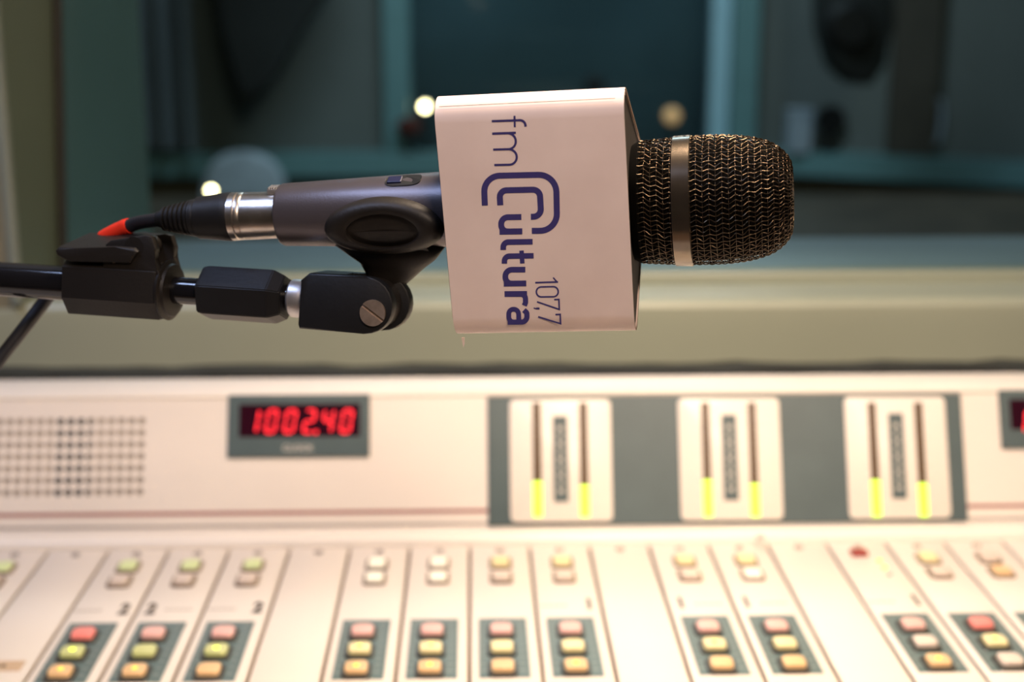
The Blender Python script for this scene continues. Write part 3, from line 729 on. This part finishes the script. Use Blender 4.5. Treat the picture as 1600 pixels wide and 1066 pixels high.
# grille
g0, gr0, gr1, gend = ms(1003), ms(1053), ms(1083), ms(1238)
bm = bmesh.new(); lathe(bm, [(.0310, .0165), (g0-.0045, .0215), (g0-.0012, .0236), (g0, .0240), (g0+.0005, .0236)], 72); finish(bm, 'grille_collar', 'foam', mc, smooth=40)
bm = bmesh.new(); lathe(bm, [(gr0, .0244), (gr0+.0005, .0254), (gr1-.0005, .0256), (gr1, .0248)], 96, cap=False); finish(bm, 'grille_ring', 'ring', mc, smooth=25)
prof = [(g0, .0236), (gr0, .0244), (gr1, .0247), (gr1+.010, .02475), (ms(1150), .0243), (ms(1178), .0233), (ms(1205), .0212), (ms(1221), .0186), (ms(1231), .0160), (ms(1237), .0128), (gend, .0090), (gend+.0002, .003)]
pp = [V((a, b, 0)) for a, b in prof]
sm = crom(pp, 8)
# arc length table
Lc = [0]
for a, b in zip(sm, sm[1:]): Lc.append(Lc[-1]+(b-a).length)
def prof_at(t):
    for i in range(len(Lc)-1):
        if t <= Lc[i+1]: f_ = (t-Lc[i])/(Lc[i+1]-Lc[i]); p = sm[i].lerp(sm[i+1], f_); d = (sm[i+1]-sm[i]).normalized(); return p, V((-d.y, d.x, 0))
    return sm[-1], V((1, 0, 0))
bm = bmesh.new(); lathe(bm, [(p.x-.0002, max(p.y-.0012, .0005)) for p in sm], 48); finish(bm, 'foam_liner', 'foam', mc, smooth=60)
# woven wires: warp wires run along, weft wires go round, crossing over and under
bm = bmesh.new()
NA = 80; pitch = .00245; nr = int(Lc[-1]/pitch); amp = .00036; wr = .00021
def wire(P, closed=False, wr=wr):
    n_ = len(P); rings = []
    for i, p in enumerate(P):
        a = P[(i-1) % n_] if closed else P[max(i-1, 0)]; b = P[(i+1) % n_] if closed else P[min(i+1, n_-1)]
        t = (b-a).normalized(); rad = V((0, p.y, p.z)).normalized(); sd = t.cross(rad)
        if sd.length < .1: sd = t.orthogonal()
        sd.normalize(); nn = sd.cross(t)
        rings.append([bm.verts.new(p+(sd*math.cos(q)+nn*math.sin(q))*wr) for q in (R(0), R(72), R(144), R(216), R(288))])
    for i in range(n_ if closed else n_-1):
        A, B = rings[i], rings[(i+1) % n_]
        for k in range(5): bm.faces.new((A[k], A[(k+1) % 5], B[(k+1) % 5], B[k]))
def P3(t, a, off):
    p, nn = prof_at(t); x = p.x+nn.x*off; r = p.y+nn.y*off
    return V((x, r*math.cos(a), r*math.sin(a)))
SK = .085                        # wires run a little askew, twisting the weave
def twist(t): return SK*math.sin(t/Lc[-1]*math.pi*1.5)*2
for j in range(1, nr):
    t = j*pitch; p, _ = prof_at(t)
    if gr0 < p.x < gr1: continue
    P = []
    for i in range(NA*4):
        a = 2*math.pi*i/(NA*4); ph = math.pi*i/4+math.pi*j; ZG = .021
        P.append(P3(t, a+twist(t)+ZG*math.cos(math.pi*j), -.00034+.5*amp*math.cos(ph)))
    wire(P, True, .00012)
for i in range(NA):
    P = []; last = nr if i % 2 == 0 else nr-3
    for j in range(0, last*4+1):
        t = j*pitch/4; ph = math.pi*j/4+math.pi*i+math.pi
        P.append(P3(t, 2*math.pi*i/NA+twist(t)+.021*math.cos(math.pi*j/4), amp*math.cos(ph)))
    wire(P)
finish(bm, 'grille_mesh', 'mesh', mc, smooth=80, kind='stuff')

# ---------------- cable with connector
cab = thing('microphone_cable', 'black microphone cable with silver connector and red sleeve plugged into the microphone', 'cable', mic.m)
s365, s310, s245 = ms(364), ms(312), ms(246)
bm = bmesh.new(); lathe(bm, [(s440+.004, .0094), (s440-.0002, .0096), (s365+.006, .0098), (s365+.0057, .00945), (s365+.0052, .0098), (s365+.0035, .0098), (s365+.0032, .0094), (s365+.0028, .0099), (s365, .0100), (s365, .0085)], 56); finish(bm, 'connector_shell', 'nickel', cab, smooth=35)
bm = bmesh.new(); box(bm, ms(425), ms(442), -.003, .003, .0092, .0116, .0006)
for i in range(4): box(bm, ms(427)+i*.0010, ms(427)+i*.0010+.0005, -.0028, .0028, .0112, .0121)
finish(bm, 'release_latch', 'zinc', cab, smooth=40)
bm = bmesh.new(); lathe(bm, [(s365+.0003, .0088), (s365+.0003, .0100), (s365-.001, .0102), (s365-.003, .0100), (s310+.003, .0090), (s310, .0088), (s310-.0005, .0078), (s310-.003, .0077)], 56); finish(bm, 'connector_body', 'rubber', cab, smooth=35)
bm = bmesh.new(); pr = [(s310-.0005, .0078)]; nn_ = 7
for i in range(nn_):
    s = s310-.001-(s310-s245-.003)*i/nn_; r = .0080-.0032*i/nn_; d = (s310-s245-.003)/nn_
    pr += [(s-d*.05, r), (s-d*.55, r-.0002), (s-d*.6, r-.0013), (s-d*.95, r-.0014)]
pr += [(s245, .0032)]
lathe(bm, pr, 40); finish(bm, 'strain_relief', 'rubber', cab, smooth=30)
inv = mic.m.inverted()
def cl(px, py, Z): return inv @ UP(px, py, Z)
path = crom([V((s245+.003, 0, 0)), cl(222, 347, .606), cl(205, 352, .610), cl(180, 362, .614), cl(150, 380, .620), cl(115, 412, .634), cl(72, 468, .640), cl(35, 516, .638), cl(-10, 574, .636), cl(-70, 660, .634), cl(-160, 790, .640), cl(-260, 900, .66), cl(-330, 905, .72), cl(-420, 890, .80)], 8)
i1, i2 = 17, 25
bm = bmesh.new(); tube(bm, path, .0030, 14); finish(bm, 'cord', 'cable', cab, smooth=60)
bm = bmesh.new(); tube(bm, path[i1:i2+5], [.0034, .0035, .0035, .0034]+[.0033]*(i2+5-i1-4), 16); finish(bm, 'red_sleeve', 'red', cab, smooth=60)

# ---------------- boom arm
A_ = UP(0, 436, .615); B_ = UP(590, 474.5, .577)
bx = (B_-A_).normalized(); by = (FWD*1.0-UPV*-.12); by = (by-bx*by.dot(bx)).normalized(); bz = bx.cross(by)
bo = Fr(B_, bx, by, bz)
def bs(px): return bo.at(px, 436+px*.0652)[0]
stand = thing('microphone_stand', 'black boom arm of a microphone stand coming in from the left', 'microphone stand', bo.m)
bm = bmesh.new(); lathe(bm, [(-.90, .0074), (bs(125), .0074), (bs(126), .006)], 40); finish(bm, 'outer_tube', 'black_gloss', stand, smooth=40)
bm = bmesh.new(); lathe(bm, [(bs(120), .0057), (bs(322), .0057)], 36); finish(bm, 'inner_tube', 'black_gloss', stand, smooth=40)
# clutch
mm = .001
s0, s1 = bs(117), bs(262)
bm = bmesh.new()
poly = [(-7*mm, 11*mm), (-11*mm, 8*mm), (-11.4*mm, -5*mm), (-6*mm, -12.2*mm), (6*mm, -12.2*mm), (11.4*mm, -5*mm), (11*mm, 8*mm), (7*mm, 11*mm)]
prism(bm, poly, s0, s1, 'yz', bev=.0008); cl_ = finish(bm, 'clutch_body', 'clamp', stand, smooth=30)
bm = bmesh.new(); lathe(bm, [(s1-.002, .0095), (s1, .0125), (s1+.0012, .0128), (s1+.0018, .0112), (s1+.0030, .0108), (s1+.0036, .0078), (s1+.0036, .006)], 40); finish(bm, 'collar', 'clamp', cl_, smooth=35)
bm = bmesh.new()     # hinge lugs rising from the body
lug = [bo.at(x, y) for x, y in ((178, 425), (184, 380), (192, 374), (246, 366), (256, 369), (262, 388), (258, 404), (266, 420), (270, 436))]
for ya in (-.0105, .0065): prism(bm, lug, ya, ya+.004, 'xz', bev=.0007)
finish(bm, 'hinge_lugs', 'clamp', cl_, smooth=30)
bm = bmesh.new(); pv = bo.at(228, 384); tube(bm, [(pv[0], -.0106, pv[1]), (pv[0], .0106, pv[1])], .0042, 20); finish(bm, 'hinge_roller', 'clamp', cl_, smooth=40)
bm = bmesh.new(); pv = bo.at(198, 404); tube(bm, [(pv[0], -.0112, pv[1]), (pv[0], -.009, pv[1])], .0014, 14); finish(bm, 'pin', 'brass', cl_, smooth=40)
bm = bmesh.new()
lv = [bo.at(x, y, -.012) for x, y in ((89, 400), (86, 392), (92, 386), (118, 388), (180, 386), (210, 388), (216, 394), (203, 412), (110, 410))]
P3_ = [(-.012, 0), (.014, 0)]
prism(bm, lv, -.0125, .0145, 'xz', bev=.0012, seg=3)
for v in bm.verts: v.co.z += (v.co.y+.0125)*.20
finish(bm, 'lever', 'clamp', cl_, smooth=35)
# hexagonal coupling
def hexnut(sa_, sb_, r, rot, ch, m, name):
    bm = bmesh.new(); rings = []
    for s, rr in ((sa_, r*.93), (sa_+ch*.5, r), (sb_-ch, r), (sb_, r*.80)):
        rings.append([bm.verts.new((s, -rr*math.cos(R(rot+60*k)), rr*math.sin(R(rot+60*k)))) for k in range(6)])
    for a, b in zip(rings, rings[1:]):
        for k in range(6): bm.faces.new((a[k], a[(k+1) % 6], b[(k+1) % 6], b[k]))
    bm.faces.new(rings[0]); bm.faces.new(rings[-1])
    bmesh.ops.bevel(bm, geom=bm.edges[:], offset=.0004, segments=2, affect='EDGES')
    return finish(bm, name, m, stand, smooth=20)
hexnut(bs(320), bs(448), .0117, 18, .005, 'black', 'coupling_nut')
bm = bmesh.new(); lathe(bm, [(bs(440), .0052), (bs(470), .0052)], 30); finish(bm, 'threaded_rod', 'black_gloss', stand, smooth=40)
bm = bmesh.new(); a, b = bs(456), bs(481); lathe(bm, [(a, .0050), (a, .0073), (a+.0008, .0079), (b-.002, .0080), (b, .0074), (b, .005)], 40)
finish(bm, 'lock_ring', 'zinc', stand, smooth=35, label='silver lock ring')
# clamp and tripod at the far left, outside the frame, carrying the arm
sp_ = -.86
pw_ = stand.matrix_basis @ V((sp_, .018, 0)); binv = bo.m.inverted()
bm = bmesh.new(); tube(bm, [binv @ V((pw_.x, pw_.y, z)) for z in (.12, pw_.z+.05)], .0095, 24); finish(bm, 'pole', 'black_gloss', stand, smooth=40)
bm = bmesh.new(); box(bm, sp_-.016, sp_+.016, -.012, .032, -.014, .014, .004); finish(bm, 'pole_clamp', 'clamp', stand, smooth=40)
for a in (90, 210, 330):
    bm = bmesh.new(); tube(bm, [binv @ V((pw_.x, pw_.y, .22)), binv @ V((pw_.x+.22*math.cos(R(a)), pw_.y+.22*math.sin(R(a)), .009))], .008, 16); finish(bm, 'leg', 'black_gloss', stand, smooth=40)

# ---------------- clip with fork
clip = thing('microphone_clip', 'black rubber microphone clip with oval side pads joining microphone and boom arm', 'microphone clip', mic.m)
def m_r(s): return .0128+(s-s440)/(s675-s440)*.0021
inner_r = lambda s: m_r(s)+.0002
ca, _c = mic.at(598, 357, -.016); cz = _c
ea = mic.at(693, 357, -.016)[0]-ca; eb = abs(mic.at(598, 403, -.012)[1]-mic.at(598, 311, -.016)[1])/2; cz = mic.at(598, 357, -.014)[1]
def pad(sgn):
    bm = bmesh.new(); prof_h = [(0, .0020), (.30, .0020), (.52, .0021), (.585, .0023), (.60, .0042), (.64, .0047), (.72, .0050), (.84, .0047), (.93, .0036), (.98, .0022), (1.0, .0004)]
    NN = 72; rings = []
    for t, h in prof_h:
        if t == 0: continue
        ring = []
        for k in range(NN):
            a = 2*math.pi*k/NN; x = ca+ea*t*math.cos(a); zz = cz+eb*t*math.sin(a)-(.0006 if t < .62 else 0)
            rr = inner_r(x)+h; y = -math.sqrt(max(rr*rr-zz*zz, 1.6e-5)); ring.append(bm.verts.new((x, sgn*y, zz)))
        rings.append(ring)
    bm.faces.new(rings[0])
    for A, B in zip(rings, rings[1:]):
        for k in range(NN): bm.faces.new((A[k], A[(k+1) % NN], B[(k+1) % NN], B[k]))
    return finish(bm, 'side_pad', 'clip', clip, smooth=50)
pad(1); pad(-1)
bm = bmesh.new()     # sleeve under the handle
NN = 28; rings = []
for s in (ca-.016, ca-.008, ca, ca+.008, ca+.016):
    ro, ri = inner_r(s)+.0022, inner_r(s)
    aa = [R(-75+150*k/NN) for k in range(NN+1)]
    rings.append([bm.verts.new((s, -ro*math.sin(a), -ro*math.cos(a))) for a in aa]+[bm.verts.new((s, -ri*math.sin(a), -ri*math.cos(a))) for a in reversed(aa)])
for A, B in zip(rings, rings[1:]):
    n = len(A)
    for k in range(n): bm.faces.new((A[k], A[(k+1) % n], B[(k+1) % n], B[k]))
bm.faces.new(rings[0]); bm.faces.new(rings[-1]); finish(bm, 'sleeve', 'clip', clip, smooth=40)
# web tapering from the sleeve to the pivot, lofted so it narrows in depth too
lefts = [(512, 372), (516, 384), (543, 402), (558, 411), (567, 425), (573, 440), (577, 455), (580, 470)]
rights = [(688, 378), (691, 392), (676, 412), (662, 422), (645, 437), (628, 452), (618, 466), (612, 478)]
deps = [.0095, .0105, .0100, .0080, .0070, .0060, .0050, .0050]
bm = bmesh.new(); rings = []
for l_, r_, d in zip(lefts, rights, deps):
    a = mic.at(l_[0], l_[1], -d*.7); b = mic.at(r_[0], r_[1], -d*.7); z_ = (a[1]+b[1])/2; ring = []
    for k in range(24):
        q = 2*math.pi*k/24; c, s = math.cos(q), math.sin(q)
        ring.append(bm.verts.new(((a[0]+b[0])/2+(b[0]-a[0])/2*math.copysign(abs(c)**.55, c), -d*math.copysign(abs(s)**.7, s), (a[1] if c < 0 else b[1])*abs(c)+z_*(1-abs(c)))))
    rings.append(ring)
for A, B in zip(rings, rings[1:]):
    for k in range(24): bm.faces.new((A[k], A[(k+1) % 24], B[(k+1) % 24], B[k]))
bm.faces.new(rings[0]); bm.faces.new(rings[-1]); finish(bm, 'web', 'clip', clip, smooth=60)
tob = mic.m.inverted() @ bo.m
def forkpoly(x1, r, zc=0):
    x0 = bs(483); pts = [(x0, -.0112), (x0-.0006, -.0095), (x0+.0002, .0085), (x0+.0038, .0115), ]
    pts += [(x1-r+r*math.sin(R(a)), zc+r*math.cos(R(a))) for a in range(0, 181, 15)]
    return pts
r_ = .0115
bm = bmesh.new(); prism(bm, forkpoly(bs(626), r_), -.0105, -.0048, 'xz', bev=.0008); prism(bm, forkpoly(bs(635), r_), .0048, .0105, 'xz', bev=.0008)
xk = bs(545); prism(bm, [(bs(483), -.0112), (bs(483)+.0002, .0085), (bs(483)+.0038, .0115), (xk, .0115), (xk, -.0115)], -.0050, .0050, 'xz')
fk = finish(bm, 'fork', 'black', clip, tob, smooth=30)
bm = bmesh.new(); lathe(bm, [(-.0046, .0105), (.0046, .0105)], 36, 'y'); finish(bm, 'pivot_boss', 'clip', clip, tob @ Matrix.Translation((bs(622)-.0105, 0, 0)), smooth=35)
sx_, sz_ = bo.at(583, 489, -.0105)
bm = bmesh.new()
Rs = .0053; N = 36
# slotted head: two half discs with a gap
for sg in (1, -1):
    g_ = .0006; a0 = math.asin(g_/Rs)
    pts = [(Rs*math.cos(a0+(math.pi-2*a0)*k/N), sg*Rs*math.sin(a0+(math.pi-2*a0)*k/N)) for k in range(N+1)]
    prism(bm, pts, -.0009, .0004, 'xz')
lathe(bm, [(-.0001, Rs), (.0006, Rs)], 36, 'y')
finish(bm, 'pivot_screw', 'brass', clip, tob @ Matrix.Translation((sx_, -.0107, sz_)) @ Matrix.Rotation(R(33), 4, 'Y'), smooth=30)
